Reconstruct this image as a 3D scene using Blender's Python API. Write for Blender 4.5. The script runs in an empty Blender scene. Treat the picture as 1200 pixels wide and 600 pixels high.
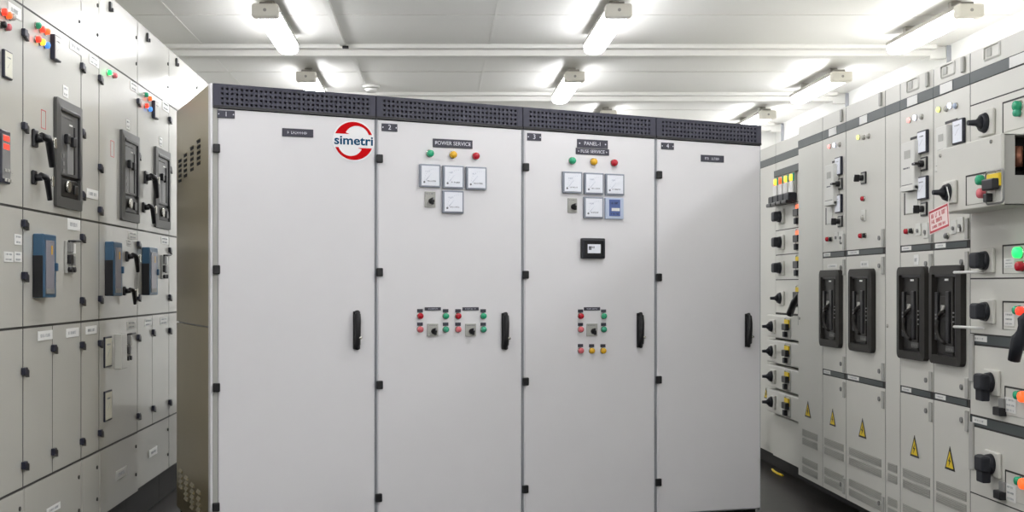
import bpy, bmesh, math, random
from mathutils import Vector, Matrix
random.seed(7)
PI = math.pi
sc = bpy.context.scene
COL = sc.collection
EYE = 1.30            # camera height
FPX, CX, CY = 1375.0, 510.0, 335.0   # focal length and principal point (1200x600 frame)
SC_ = 1.157           # ceiling height over the eye is 1.5 * SC_
CEIL = 1.30 + 1.5*SC_

# ------------------------------------------------------------------ materials
def lin(c):
    return tuple((x/255/12.92) if x/255 <= .04045 else ((x/255+.055)/1.055)**2.4 for x in c)
MATS = {}
def mat(name, rgb, rough=.5, metal=0., emit=0., vary=0., bump=0., spec=.5, alpha=1., coat=0., scale=6.):
    if name in MATS: return MATS[name]
    m = bpy.data.materials.new(name); m.use_nodes = True
    nt = m.node_tree; b = nt.nodes['Principled BSDF']
    c = lin(rgb) + (1,)
    b.inputs['Base Color'].default_value = c
    b.inputs['Roughness'].default_value = rough
    b.inputs['Metallic'].default_value = metal
    b.inputs['Specular IOR Level'].default_value = spec
    b.inputs['Coat Weight'].default_value = coat
    b.inputs['Coat Roughness'].default_value = .06
    if emit:
        b.inputs['Emission Color'].default_value = c
        b.inputs['Emission Strength'].default_value = emit
    if alpha < 1:
        b.inputs['Alpha'].default_value = alpha
    if vary or bump:
        tc = nt.nodes.new('ShaderNodeTexCoord')
        n = nt.nodes.new('ShaderNodeTexNoise'); n.inputs['Scale'].default_value = scale; n.inputs['Detail'].default_value = 5
        nt.links.new(tc.outputs['Object'], n.inputs['Vector'])
        if vary:
            r = nt.nodes.new('ShaderNodeMapRange')
            r.inputs['To Min'].default_value = 1 - vary; r.inputs['To Max'].default_value = 1 + vary
            nt.links.new(n.outputs['Fac'], r.inputs['Value'])
            mx = nt.nodes.new('ShaderNodeVectorMath'); mx.operation = 'SCALE'
            mx.inputs[0].default_value = c[:3]
            nt.links.new(r.outputs['Result'], mx.inputs['Scale'])
            nt.links.new(mx.outputs['Vector'], b.inputs['Base Color'])
        if bump:
            bp = nt.nodes.new('ShaderNodeBump'); bp.inputs['Strength'].default_value = bump; bp.inputs['Distance'].default_value = .01
            nt.links.new(n.outputs['Fac'], bp.inputs['Height'])
            nt.links.new(bp.outputs['Normal'], b.inputs['Normal'])
    MATS[name] = m
    return m

WHITE   = mat('cabinet_white', (234, 233, 235), .42, vary=.015)
WEDGE   = mat('cabinet_frame_grey', (160, 163, 168), .45)
OLIVE   = mat('olive_side_metal', (158, 146, 116), .34, metal=.25, vary=.05)
GRILLE  = mat('grille_slate', (60, 60, 74), .55)
HOLE    = mat('hole_black', (22, 21, 28), .7)
LGREY   = mat('left_row_paint', (206, 205, 197), .22, vary=.02, coat=.8)
RGREY   = mat('right_row_paint', (214, 213, 205), .34, vary=.02)
RPALE   = mat('right_device_paint', (222, 222, 216), .4)
RSHADE  = mat('device_grey', (178, 178, 172), .45)
VENTG   = mat('vent_grey', (165, 165, 156), .5)
GASKET  = mat('gasket_dark', (44, 43, 40), .6)
STRIP   = mat('strip_dark_green_grey', (66, 74, 74), .4)
BLACK   = mat('plastic_black', (22, 22, 25), .35)
NAVY    = mat('plastic_navy_black', (30, 32, 48), .35)
DKNOB   = mat('knob_charcoal', (38, 40, 46), .45, spec=.35)
BEZEL   = mat('bezel_grey', (78, 78, 76), .4)
RBEZEL  = mat('bezel_charcoal', (46, 44, 41), .5, spec=.3)
INNER   = mat('breaker_face_dark', (32, 31, 29), .4, spec=.3)
INNER2  = mat('breaker_face_grey', (92, 92, 92), .3)
MIDG    = mat('mid_grey_plastic', (130, 130, 128), .4)
METAL   = mat('metal_bright', (200, 198, 190), .25, metal=.9)
FAINT   = mat('ink_faint', (196, 202, 216), .6)
FADED   = mat('ink_faded', (180, 182, 184), .6)
PLATE   = mat('label_white', (232, 232, 228), .5)
INK     = mat('ink_grey', (120, 122, 130), .6)
INKW    = mat('ink_white', (225, 225, 235), .6)
TAGN    = mat('tag_navy', (62, 62, 74), .5)
FACE    = mat('meter_face', (244, 247, 255), .3)
MFRAME  = mat('meter_frame_grey', (140, 146, 158), .35)
CREAM   = mat('meter_cream', (226, 224, 205), .35)
BLUE    = mat('breaker_blue', (54, 90, 118), .3)
GLASSY  = mat('breaker_window', (146, 144, 152), .15)
CHIPB   = mat('device_blue', (84, 104, 160), .4)
SKYB    = mat('device_pale_blue', (190, 202, 224), .4)
COPPER  = mat('copper', (150, 100, 80), .4, metal=.6)
YEL     = mat('warning_yellow', (238, 206, 40), .5)
RED_D   = mat('lamp_red', (190, 24, 44), .25)
PINK_D  = mat('lamp_faded_red', (222, 112, 120), .25)
GRN_D   = mat('lamp_green', (46, 170, 124), .25)
GRN_P   = mat('lamp_faded_green', (66, 168, 134), .25)
YEL_D   = mat('lamp_yellow', (232, 180, 40), .25)
CLR_D   = mat('lamp_clear', (190, 188, 180), .25)
SIGNR   = mat('sign_red', (205, 74, 84), .5)
SIGNP   = mat('sign_pink_white', (246, 226, 222), .5)
LRED    = mat('logo_red', (206, 6, 16), .7, spec=.1)
LBLUE   = mat('logo_blue', (6, 78, 116), .7, spec=.1)
LWHITE  = mat('logo_white', (252, 252, 253), .4)
E_GREEN = mat('lit_green', (40, 240, 110), .3, emit=1.0)
E_RED   = mat('lit_red', (255, 62, 44), .3, emit=.8)
E_ORNG  = mat('lit_orange', (255, 98, 45), .3, emit=.8)
E_YEL   = mat('lit_yellow', (250, 214, 70), .3, emit=.8)
E_BLUE  = mat('lit_blue', (70, 140, 245), .3, emit=.6)
E_WHITE = mat('lit_white', (215, 225, 255), .3, emit=2.2)
E_PINK  = mat('lit_pink', (255, 165, 160), .3, emit=.8)
E_YG    = mat('lit_yellow_green', (232, 240, 130), .3, emit=1.0)
LAMPCAP = mat('lamp_cap_beige', (236, 232, 220), .5)
LAMPH   = mat('lamp_housing_grey', (170, 166, 158), .5)
CEILM   = mat('ceiling_panel_white', (240, 239, 234), .38, vary=.015, scale=1.5)
TRIMM   = mat('ceiling_trim_white', (240, 239, 234), .45)
WALLM   = mat('wall_white', (238, 238, 234), .6, vary=.01)
FLOORM  = mat('floor_dark_rubber', (52, 49, 47), .38, vary=.12, bump=.05, scale=14.)
PLINTH  = mat('plinth_black', (26, 25, 24), .6)
def emission_mat(name, rgb, s):
    m = bpy.data.materials.new(name); m.use_nodes = True
    nt = m.node_tree; nt.nodes.clear()
    e = nt.nodes.new('ShaderNodeEmission'); o = nt.nodes.new('ShaderNodeOutputMaterial')
    e.inputs['Color'].default_value = lin(rgb) + (1,); e.inputs['Strength'].default_value = s
    nt.links.new(e.outputs[0], o.inputs['Surface']); return m
TUBE = emission_mat('fluorescent_diffuser', (250, 250, 253), 19.0)

# ------------------------------------------------------------------ mesh builder
# local axes of every piece: x = along the front (reading direction), -y = out of the front, z = up
class MB:
    def __init__(s): s.bm = bmesh.new(); s.mats = []
    def mi(s, m):
        if m not in s.mats: s.mats.append(m)
        return s.mats.index(m)
    def _add(s, tmp, m):
        i = s.mi(m)
        off = {}
        for v in tmp.verts: off[v] = s.bm.verts.new(v.co)
        for f in tmp.faces:
            try:
                nf = s.bm.faces.new([off[v] for v in f.verts]); nf.material_index = i; nf.smooth = f.smooth
            except ValueError: pass
        tmp.free()
    def box(s, x0, x1, y0, y1, z0, z1, m, bev=0., seg=2, sx=0., rot=None):
        t = bmesh.new()
        if x0 > x1: x0, x1 = x1, x0
        if y0 > y1: y0, y1 = y1, y0
        if z0 > z1: z0, z1 = z1, z0
        bmesh.ops.create_cube(t, size=1)
        for v in t.verts:
            v.co = Vector(((x0+x1)/2 + v.co.x*(x1-x0), (y0+y1)/2 + v.co.y*(y1-y0), (z0+z1)/2 + v.co.z*(z1-z0)))
        if bev:
            bev = min(bev, .45*min(x1-x0, y1-y0, z1-z0))
            bmesh.ops.bevel(t, geom=t.edges[:], offset=bev, segments=seg, affect='EDGES', profile=.5)
        if sx:
            for v in t.verts: v.co.z += sx*v.co.x
        if rot is not None:
            bmesh.ops.transform(t, matrix=rot, verts=t.verts[:])
        s._add(t, m); return s
    def cyl(s, cx, cz, y0, y1, r0, m, r1=None, seg=16, dome=0.):
        """cylinder along y from y0 (base) to y1 (front), optionally tapering / domed"""
        if r1 is None: r1 = r0
        rings = [(y0, r0), (y1, r1)]
        if dome:
            for k in (1, 2, 3):
                a = k/3*PI/2*.96
                rings.append((y1 - dome*math.sin(a), r1*math.cos(a)))
        t = bmesh.new(); prev = None; first = None
        for y, r in rings:
            ring = [t.verts.new((cx + r*math.cos(2*PI*i/seg), y, cz + r*math.sin(2*PI*i/seg))) for i in range(seg)]
            if prev:
                for i in range(seg):
                    f = t.faces.new((prev[i], prev[(i+1) % seg], ring[(i+1) % seg], ring[i])); f.smooth = True
            else: first = ring
            prev = ring
        t.faces.new(first); t.faces.new(list(reversed(prev)))
        s._add(t, m); return s
    def prism(s, pts, y0, y1, m, smooth=False):
        """outline in x,z extruded along y"""
        t = bmesh.new()
        a = [t.verts.new((p[0], y0, p[1])) for p in pts]; b = [t.verts.new((p[0], y1, p[1])) for p in pts]
        t.faces.new(a); t.faces.new(list(reversed(b)))
        n = len(pts)
        for i in range(n):
            f = t.faces.new((a[i], a[(i+1) % n], b[(i+1) % n], b[i])); f.smooth = smooth
        s._add(t, m); return s
    def tube(s, pts, r, m, seg=8, radii=None):
        t = bmesh.new(); prev = None; first = None
        pts = [Vector(p) for p in pts]
        for k, p in enumerate(pts):
            d = (pts[min(k+1, len(pts)-1)] - pts[max(k-1, 0)]).normalized()
            up = Vector((0, 0, 1)) if abs(d.z) < .9 else Vector((1, 0, 0))
            e1 = d.cross(up).normalized(); e2 = d.cross(e1)
            rr = radii[k] if radii else r
            ring = [t.verts.new(p + (e1*math.cos(2*PI*i/seg) + e2*math.sin(2*PI*i/seg))*rr) for i in range(seg)]
            if prev:
                for i in range(seg):
                    f = t.faces.new((prev[i], prev[(i+1) % seg], ring[(i+1) % seg], ring[i])); f.smooth = True
            else: first = ring
            prev = ring
        t.faces.new(first); t.faces.new(list(reversed(prev)))
        s._add(t, m); return s
    def mesh(s, name):
        bmesh.ops.recalc_face_normals(s.bm, faces=s.bm.faces[:])
        me = bpy.data.meshes.new(name); s.bm.to_mesh(me); s.bm.free()
        for m in s.mats: me.materials.append(m)
        return me

def scribble(mb, x0, x1, z0, z1, y, m, rnd=None):
    """a worn line of printed characters, too small to read: short upright and level strokes"""
    rnd = rnd or random.Random(int((x0+3)*1e4) ^ int((z0+3)*1e5))
    h = z1 - z0; x = x0; w = h*.55
    while x + w < x1:
        if rnd.random() > .13:
            mb.box(x, x+w*.22, y-.0006, y, z0, z1, m)
            k = rnd.random()
            zz = z0 + h*(.8 if k < .35 else .4 if k < .7 else 0)
            mb.box(x, x+w*.8, y-.0006, y, zz, zz+h*.2, m)
            if rnd.random() > .5: mb.box(x+w*.58, x+w*.8, y-.0006, y, z0, z1, m)
        x += w*1.25
    return mb

# ------------------------------------------------------------------ frames, things, parts
class Frame:
    def __init__(s, O, U):
        s.O = Vector(O); s.U = Vector(U).normalized(); s.N = s.U.cross(Vector((0, 0, 1)))
        s.rz = math.atan2(s.U.y, s.U.x)
    def px(s, x, y, o=0.):
        d = Vector((x-CX, FPX, CY-y)); C0 = Vector((0, 0, EYE))
        t = (o - (C0 - s.O).dot(s.N))/d.dot(s.N); P = C0 + d*t
        return (P - s.O).dot(s.U), P.z
    def a(s, x, o=0.): return s.px(x, CY, o)[0]
    def rect(s, x0, x1, y0, y1, o=0.):
        """image box of a front at offset o -> (centre a, centre h, width, height)"""
        a0 = s.a(x0, o); a1 = s.a(x1, o); xm = (x0+x1)/2
        h1 = s.px(xm, y0, o)[1]; h0 = s.px(xm, y1, o)[1]
        return (a0+a1)/2, (h0+h1)/2, abs(a1-a0), abs(h1-h0)
    def world(s, a, o, h):
        return s.O + s.U*a + s.N*o + Vector((0, 0, h))
ABS = {}
CACHE = {}
def cached(key, fn):
    if key not in CACHE: CACHE[key] = fn()
    return CACHE[key]
def link(name, data, parent=None):
    o = bpy.data.objects.new(name, data); COL.objects.link(o)
    if parent: o.parent = parent
    return o
class Thing:
    def __init__(s, name, label, cat, F, a, h=0., o=0., group=None):
        s.F = F; s.e = link(name, None); s.e.empty_display_size = .2
        s.e.location = F.world(a, o, h); s.e.rotation_euler = (0, 0, F.rz)
        s.e['label'] = label; s.e['category'] = cat
        if group: s.e['group'] = group
        ABS[s.e.name] = (a, o, h)
    def part(s, name, mesh, a, o, h, parent=None, label=None, roll=0., kind=None):
        p = parent or s.e
        pa, po, ph = ABS[p.name]
        if isinstance(mesh, MB): mesh = mesh.mesh(name)
        ob = link(name, mesh, p); ob.location = (a-pa, -(o-po), h-ph)
        if roll: ob.rotation_euler = (0, roll, 0)
        ABS[ob.name] = (a, o, h)
        if label: ob['label'] = label
        if kind: ob['kind'] = kind
        return ob
def structure(name, mb, loc=(0, 0, 0)):
    o = link(name, mb.mesh(name)); o['kind'] = 'structure'; o.location = loc
    return o

XL, XR = -1.60, 2.25
FL = Frame((XL, 0, 0), (0, 1, 0))
FR = Frame((XR, 0, 0), (0, -1, 0))
Z0 = 5.50
th = math.atan(.4)
FC = Frame(((248-CX)/FPX*Z0, Z0, 0), (math.cos(th), math.sin(th), 0))

# ------------------------------------------------------------------ room shell
XW0, XW1, Y0, Y1 = -2.46, 3.20*SC_, -8.0, 11.03*SC_
structure('floor', MB().box(XW0, XW1, Y0, Y1, -.10, 0, FLOORM))
structure('wall_left', MB().box(XW0-.1, XW0, Y0, Y1, 0, CEIL, WALLM))
structure('wall_right', MB().box(XW1, XW1+.1, Y0, Y1, 0, CEIL, WALLM))
structure('wall_back', MB().box(XW0, XW1, Y1, Y1+.1, 0, CEIL, WALLM))
structure('wall_front', MB().box(XW0, XW1, Y0-.1, Y0, 0, CEIL, WALLM))
structure('ceiling', MB().box(XW0-.1, XW1+.1, Y0-.1, Y1+.1, CEIL, CEIL+.1, CEILM))
# joints between the ceiling panels, a flat cover strip each
tn = 1
for y in (-.75, 1.05, 2.85, 4.65, 6.50, 8.22, 10.0):
    y *= SC_
    structure('trim_%d' % tn, MB().box(XW0+.001, XW1-.001, y-.012, y+.012, CEIL-.004, CEIL, TRIMM, .001)); tn += 1
for x in (-1.45*SC_, .335*SC_):
    structure('trim_%d' % tn, MB().box(x-.009, x+.009, Y0, Y1, CEIL-.003, CEIL-.0002, TRIMM, .001)); tn += 1
for y in (0.1, 1.9, 3.7, 5.5, 7.36, 9.16, 10.85):
    y *= SC_
    m = MB()
    m.box(XW0+.002, XW1-.10, y-.10, y-.032, CEIL-.030, CEIL, TRIMM, .004)
    m.box(XW0+.002, XW1-.12, y-.026, y+.10, CEIL-.072, CEIL, TRIMM, .005)
    m.box(XW0+.002, XW1-.12, y-.032, y-.026, CEIL-.026, CEIL, LAMPH)
    m.box(XW1-.12, XW1-.002, y-.02, y+.02, CEIL-.09, CEIL, TRIMM, .004)
    m.box(XW1-.030, XW1-.002, y-.10, y-.09, CEIL-.20, CEIL-.01, WEDGE)
    structure('trim_%d' % tn, m); tn += 1
# narrow surface conduits on the ceiling with a joint clip
FCE = Frame((0, 0, 0), (1, 0, 0))
t = Thing('cable_conduit', 'white ceiling conduit ending at the nearer cross trunking with a small black clip', 'conduit', FCE, -.66, CEIL, -5.6)
t.part('channel', MB().box(-.020, .020, -1.6, 2.80, -.022, 0, TRIMM, .003), -.66, -5.6, CEIL-.0005)
t.part('clip', MB().box(-.022, .022, -.014, .014, -.018, 0, BLACK, .003), -.64, -8.37, CEIL-.0245, label='small black clip')
t = Thing('cable_conduit', 'short white ceiling conduit running up to the round smoke detector', 'conduit', FCE, -.615, CEIL, -9.35)
t.part('channel', MB().box(-.015, .015, -.72, .66, -.018, 0, TRIMM, .003), -.615, -9.35, CEIL-.0005)
t = Thing('smoke_detector', 'round white smoke detector on the ceiling at the end of the short conduit', 'smoke detector', FCE, -.555, CEIL, -10.18)
def disc(r0, r1, z0, z1, m, seg=24):
    b = MB(); b.cyl(0, 0, 0, z1-z0, r0, m, r1, seg, dome=.006)
    bmesh.ops.transform(b.bm, matrix=Matrix.Translation((0, 0, z0)) @ Matrix.Rotation(-PI/2, 4, 'X'), verts=b.bm.verts[:])
    # the rotation turns +y into -z
    return b
t.part('base', disc(.075, .075, 0, .020, WALLM), -.555, -10.18, CEIL-.0005)
t.part('sensor_head', disc(.058, .040, 0, .030, CEILM), -.555, -10.18, CEIL-.0265)

# ------------------------------------------------------------------ ceiling lights
LL = 1.16
def m_diff():
    b = MB()
    sec = [(-.070, .012), (-.070, -.012), (-.064, -.030), (-.048, -.042), (-.02, -.047), (.02, -.047), (.048, -.042), (.064, -.030), (.070, -.012), (.070, .012)]
    n = len(sec)
    ys = [(.085, 1.), (LL-.06, 1.), (LL-.022, .93), (LL, .74)]
    t = bmesh.new(); prev = None
    for y, k in ys:
        ring = [t.verts.new((x*k, y, z if z > 0 else z*k)) for x, z in sec]
        if prev:
            for i in range(n): t.faces.new((prev[i], prev[(i+1) % n], ring[(i+1) % n], ring[i]))
        else: t.faces.new(ring)
        prev = ring
    t.faces.new(list(reversed(prev)))
    b._add(t, TUBE); return b.mesh('diffuser')
def m_house():
    return MB().box(-.071, .071, .03, LL-.01, .0125, .040, LAMPH, .006).box(-.040, .040, .06, LL-.06, .040, .060, LAMPH, .004).mesh('housing')
def m_cap(): return MB().box(-.079, .079, 0, .082, -.044, .036, LAMPCAP, .014, 3).cyl(0, -.004, .001, -.002, .010, LAMPH, seg=12).mesh('end_cap')
def m_brk(): return MB().box(-.03, .03, -.025, .025, 0, .037, LAMPH, .003).mesh('bracket')
cols = ['left', 'middle', 'right']; rows = {6.0: 'nearest visible', 7.90: 'second visible', 9.66: 'farthest visible'}
for ci, x in enumerate((-.872, .942, 2.745)):
    for y in (-5.35, -3.45, -1.55, .25, 2.15, 4.05, 6.0, 7.90, 9.66):  # rows below zero are unseen; the rearmost two are added for frontal fill
        xx = x
        if ci == 1 and y > 9: xx = 1.43
        if y > 5: lab = 'lit fluorescent ceiling light, %s in the %s line' % (rows[y], cols[ci])
        else: lab = 'lit fluorescent ceiling light, unseen, over the near end of the room'
        xx *= SC_; yy = y*SC_
        t = Thing('ceiling_light', lab, 'ceiling light', FCE, xx, CEIL, -yy, group='fluorescent ceiling lights')
        zc = CEIL-.098
        t.part('diffuser', cached('diff', m_diff), xx, -yy, zc)
        t.part('housing', cached('house', m_house), xx, -yy, zc)
        t.part('end_cap', cached('cap', m_cap), xx, -yy, zc, label='beige end cap')
        for k in (.2, .8): t.part('bracket', cached('brk', m_brk), xx, -yy-k*LL, zc+.0603)

# ------------------------------------------------------------------ device meshes (front faces -y, centred on the panel plane)
def key(*a): return '_'.join(str(round(v, 3)) if isinstance(v, float) else str(v) for v in a)
def m_block(w, h, d, m, bev=.003):
    return cached(key('blk', w, h, d, m.name, bev), lambda: MB().box(-w/2, w/2, -d, 0, -h/2, h/2, m, bev).mesh('block'))
def m_meter(w, h, kind=0):
    def f():
        b = MB(); fm = MFRAME; t = w*.075
        b.box(-w/2, w/2, -.016, 0, -h/2, h/2, fm, .003)
        b.box(-w/2+t, w/2-t, -.0175, -.010, -h/2+t, h/2-t, FACE, .001)
        y = -.0176
        # pointer scale: arc of ticks, needle, printed maker's line and a grey corner screw
        for k in range(9):
            a = PI*(.25 + .5*k/8 + .25)
            cx, cz = w*.22, -h*.20
            x = cx + w*.50*math.cos(a); z = cz + h*.50*math.sin(a)
            b.box(x-w*.010, x+w*.010, y-.0005, y, z-h*.012, z+h*.012, FAINT)
        b.tube([(-w*.22, y, -h*.20), (w*.05, y, h*.10)], w*.008, FAINT, 4)
        b.cyl(-w*.30, -h*.28, y, y-.002, w*.045, INK, seg=10)
        scribble(b, -w*.16, w*.30, -h*.26, -h*.20, y, INK)
        scribble(b, -w*.24, w*.0, h*.16, h*.22, y, FAINT)
        return b.mesh('meter_glass')
    return cached(key('meter', w, h, kind), f)
def m_boxmeter(w, h, d, face):
    def f():
        b = MB(); t = min(w, h)*.065
        b.box(-w/2, w/2, -d, 0, -h/2, h/2, NAVY, .003)
        b.box(-w/2+t, w/2-t, -d-.0012, -d+.002, -h/2+t, h/2-t, face, .001)
        b.tube([(-w*.2, -d-.0014, -h*.15), (w*.15, -d-.0014, h*.1)], w*.006, FADED, 4)
        scribble(b, -w*.25, w*.25, h*.22, h*.27, -d-.0013, FADED)
        return b.mesh('panel_meter')
    return cached(key('bm', w, h, d, face.name), f)
def m_lamp(r, m, tall=.016):
    def f():
        b = MB(); b.cyl(0, 0, 0, -.005, r*1.12, METAL, r*1.06, 18)
        b.cyl(0, 0, -.004, -tall, r, m, r*.96, 18, dome=r*.45)
        return b.mesh('pilot_lamp')
    return cached(key('lamp', r, m.name, tall), f)
def m_rotary(w, h, m=DKNOB, plate=RSHADE):
    def f():
        b = MB(); b.box(-w/2, w/2, -.006, 0, -h/2, h/2, plate, .002)
        scribble(b, -w*.38, w*.38, h*.33, h*.40, -.0062, INK)
        return b.mesh('switch_plate')
    return cached(key('rot', w, h, plate.name), f)
def m_knob(r, m=DKNOB, out=.035, ang=0.):
    def f():
        b = MB(); b.cyl(0, 0, 0, -out*.45, r, m, r*.9, 18)
        rot = Matrix.Rotation(ang, 4, 'Y')
        b.box(-r*.35, r*.35, -out, -out*.4, -r*1.25, r*1.1, m, r*.18, rot=rot)
        b.box(-r*.06, r*.06, -out-.0008, -out+.001, r*.3, r*1.0, INKW, rot=rot)
        return b.mesh('knob')
    return cached(key('knob', r, m.name, out, ang), f)
def m_label(w, h, lines=1, m=PLATE, ink=INK, th=.002):
    def f():
        b = MB(); b.box(-w/2, w/2, -th, 0, -h/2, h/2, m, .0006)
        for k in range(lines):
            zc = h*.5 - h*(k+.5)/lines
            hh = h/lines*.17
            scribble(b, -w*.34, w*.34, zc-hh, zc+hh, -th, ink)
        return b.mesh('label_plate')
    return cached(key('lab', w, h, lines, m.name, ink.name), f)
def m_hinge():
    def f():
        b = MB(); b.box(-.020, .014, -.016, 0, -.014, .015, NAVY, .003)
        b.prism([(.0, -.014), (.034, -.026), (.034, .002), (.0, .012)], -.014, -.001, BLACK)
        return b.mesh('hinge')
    return cached('hinge', f)
def m_warn(w, h):
    def f():
        b = MB()
        b.prism([(-w/2, -h/2), (w/2, -h/2), (0, h/2)], -.0015, 0, BLACK)
        b.prism([(-w*.36, -h*.41), (w*.36, -h*.41), (0, h*.30)], -.0024, -.0014, YEL)
        b.prism([(w*.06, h*.10), (-w*.13, -h*.14), (-w*.01, -h*.14), (-w*.07, -h*.34), (w*.13, -h*.08), (w*.01, -h*.08)], -.0032, -.0022, BLACK)
        return b.mesh('warning_triangle')
    return cached(key('warn', w, h), f)
def m_vent(w, h):
    def f():
        b = MB(); b.box(-w/2, w/2, -.0012, 0, -h/2, h/2, VENTG)
        n = max(3, int(h/.008))
        for k in range(n):
            z = -h/2 + (k+.5)*h/n
            b.box(-w/2+.002, w/2-.002, -.004, -.001, z-.0015, z+.0012, RSHADE)
        return b.mesh('vent')
    return cached(key('vent', w, h), f)

def rnd_rect(w, h, r, n=5):
    pts = []
    for cx, cz, a0 in ((w/2-r, h/2-r, 0), (-w/2+r, h/2-r, PI/2), (-w/2+r, -h/2+r, PI), (w/2-r, -h/2+r, 3*PI/2)):
        for k in range(n):
            a = a0 + PI/2*k/(n-1); pts.append((cx + r*math.cos(a), cz + r*math.sin(a)))
    return pts
def ring_prism(b, w, h, t, r, y0, y1, m):
    """a rounded picture-frame shape"""
    o = rnd_rect(w, h, r); i = rnd_rect(w-2*t, h-2*t, max(r-t, .004))
    q = bmesh.new(); n = len(o)
    L = [[q.verts.new((p[0], y, p[1])) for p in ps] for ps, y in ((o, y0), (o, y1+.004 if y1 < y0 else y1), (i, y1), (i, y0))]
    for k in range(3):
        for j in range(n):
            q.faces.new((L[k][j], L[k][(j+1) % n], L[k+1][(j+1) % n], L[k+1][j]))
    b._add(q, m)

def big_breaker(T, par_a, par_h, w, h, side):
    """withdrawable air circuit breaker seen through its door cut-out"""
    bz = BEZEL if side == 'L' else RBEZEL
    b = MB(); ring_prism(b, w, h, w*.12, w*.09 if side == 'R' else .01, 0, -.028 if side == 'R' else -.018, bz)
    b.box(-w*.39, w*.39, -.004, 0, -h*.43, h*.43, BLACK)
    p = T.part('circuit_breaker', b, par_a, .0005, par_h)
    if side == 'L':
        b = MB()
        b.box(-w*.33, w*.33, -.012, -.004, -h*.20, h*.40, INNER2, .004)
        b.box(-w*.33, w*.33, -.012, -.004, -h*.40, -h*.23, INNER, .004)
        b.box(w*.16, w*.19, -.016, -.010, -h*.17, h*.28, BLACK)
        b.box(-w*.10, w*.14, -.014, -.010, -h*.18, h*.12, MIDG, .003)
        b.box(-w*.36, w*.36, -.020, -.004, h*.385, h*.425, BLACK, .004)
        b.box(w*.33, w*.385, -.020, -.004, -h*.20, h*.40, BLACK, .003)
        for z in (-.02, -.09, -.16): b.box(-w*.26, -w*.20, -.0135, -.011, h*z-.008, h*z+.008, MIDG)
        b.box(-w*.02, w*.10, -.0135, -.011, h*.28, h*.295, PLATE)
        scribble(b, -w*.30, w*.10, h*.33, h*.345, -.0121, MIDG)
        T.part('front_panel', b, par_a, .0005, par_h, p)
        for k, (x, z) in enumerate(((-.16, .14), (.06, .13))):
            T.part('push_button', MB().box(-w*.055, w*.055, -.03, -.012, -h*.045, h*.045, BLACK, .004), par_a+w*x, .0005, par_h+h*z, p)
        b = MB(); b.cyl(-w*.12, -h*.30, -.012, -.026, w*.07, METAL, seg=14); 
        T.part('key_lock', b, par_a, .0005, par_h, p, 'metal key lock')
        T.part('reset_button', MB().box(w*.14, w*.28, -.020, -.012, -h*.36, -h*.27, BLACK, .003), par_a, .0005, par_h, p)
    else:
        b = MB()
        b.box(-w*.34, w*.34, -.010, -.004, -h*.39, h*.40, INNER, .004)
        b.box(-w*.33, -w*.24, -.022, -.008, -h*.26, h*.23, BLACK, .003)
        b.box(w*.02, w*.13, -.024, -.008, -h*.28, h*.24, BLACK, .004)
        b.box(w*.16, w*.22, -.018, -.008, -h*.40, h*.40, RBEZEL, .002)
        b.box(w*.28, w*.34, -.018, -.008, -h*.40, h*.40, BLACK, .002)
        b.box(-w*.21, w*.0, -.016, -.008, -h*.02, h*.19, RBEZEL, .006)
        b.box(-w*.36, w*.36, -.020, -.004, h*.38, h*.42, BLACK, .003)
        b.box(w*.02, w*.12, -.0255, -.022, h*.345, h*.365, PLATE)
        b.box(w*.02, w*.27, -.0225, -.016, -h*.365, -h*.31, BEZEL, .002)
        scribble(b, w*.04, w*.25, -h*.35, -h*.33, -.0225, MIDG)
        for z in (-.01, -.05, -.10, -.20): b.box(-w*.30, -w*.26, -.024, -.020, h*z, h*z+.008, MIDG)
        for z in (.02, -.02, -.07, -.12): b.box(w*.23, w*.26, -.020, -.016, h*z, h*z+.006, MIDG)
        T.part('front_panel', b, par_a, .0005, par_h, p)
        b = MB()
        pts = [(-w*.19 + 0*k, -.020, 0) for k in range(0)]
        arc = [(w*.02-w*.17*math.sin(a), -.024-.012*math.sin(a), -h*.12+h*.16*math.cos(a)) for a in [PI*k/8 for k in range(9)]]
        b.tube(arc, w*.028, RBEZEL, 8)
        b.prism([(-w*.15, -h*.24), (w*.0, -h*.26), (w*.0, -h*.06), (-w*.10, -h*.08)], -.022, -.008, GASKET)
        T.part('charging_lever', b, par_a, .0005, par_h, p)
        b = MB()
        b.tube([(-w*.17, -.020, 0), (-w*.03, -.020, h*.09)], w*.02, CLR_D, 6)
        b.box(-w*.15, -w*.03, -.020, -.010, h*.0, h*.10, MIDG, .003)
        T.part('indicator_flag', b, par_a, .0005, par_h, p)
    return p

def text_mesh(body, size, ext, m, name='lettering', bold=0.):
    c = bpy.data.curves.new(name, 'FONT'); c.body = body; c.size = size; c.extrude = ext; c.offset = bold
    c.align_x = 'CENTER'; c.align_y = 'CENTER'; c.resolution_u = 4
    o = bpy.data.objects.new('tmp_text', c); COL.objects.link(o)
    bpy.context.view_layer.update()
    me = bpy.data.meshes.new_from_object(o.evaluated_get(bpy.context.evaluated_depsgraph_get()))
    bpy.data.objects.remove(o); bpy.data.curves.remove(c)
    me.transform(Matrix.Rotation(PI/2, 4, 'X')); me.materials.clear(); me.materials.append(m); me.name = name
    return me

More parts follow.
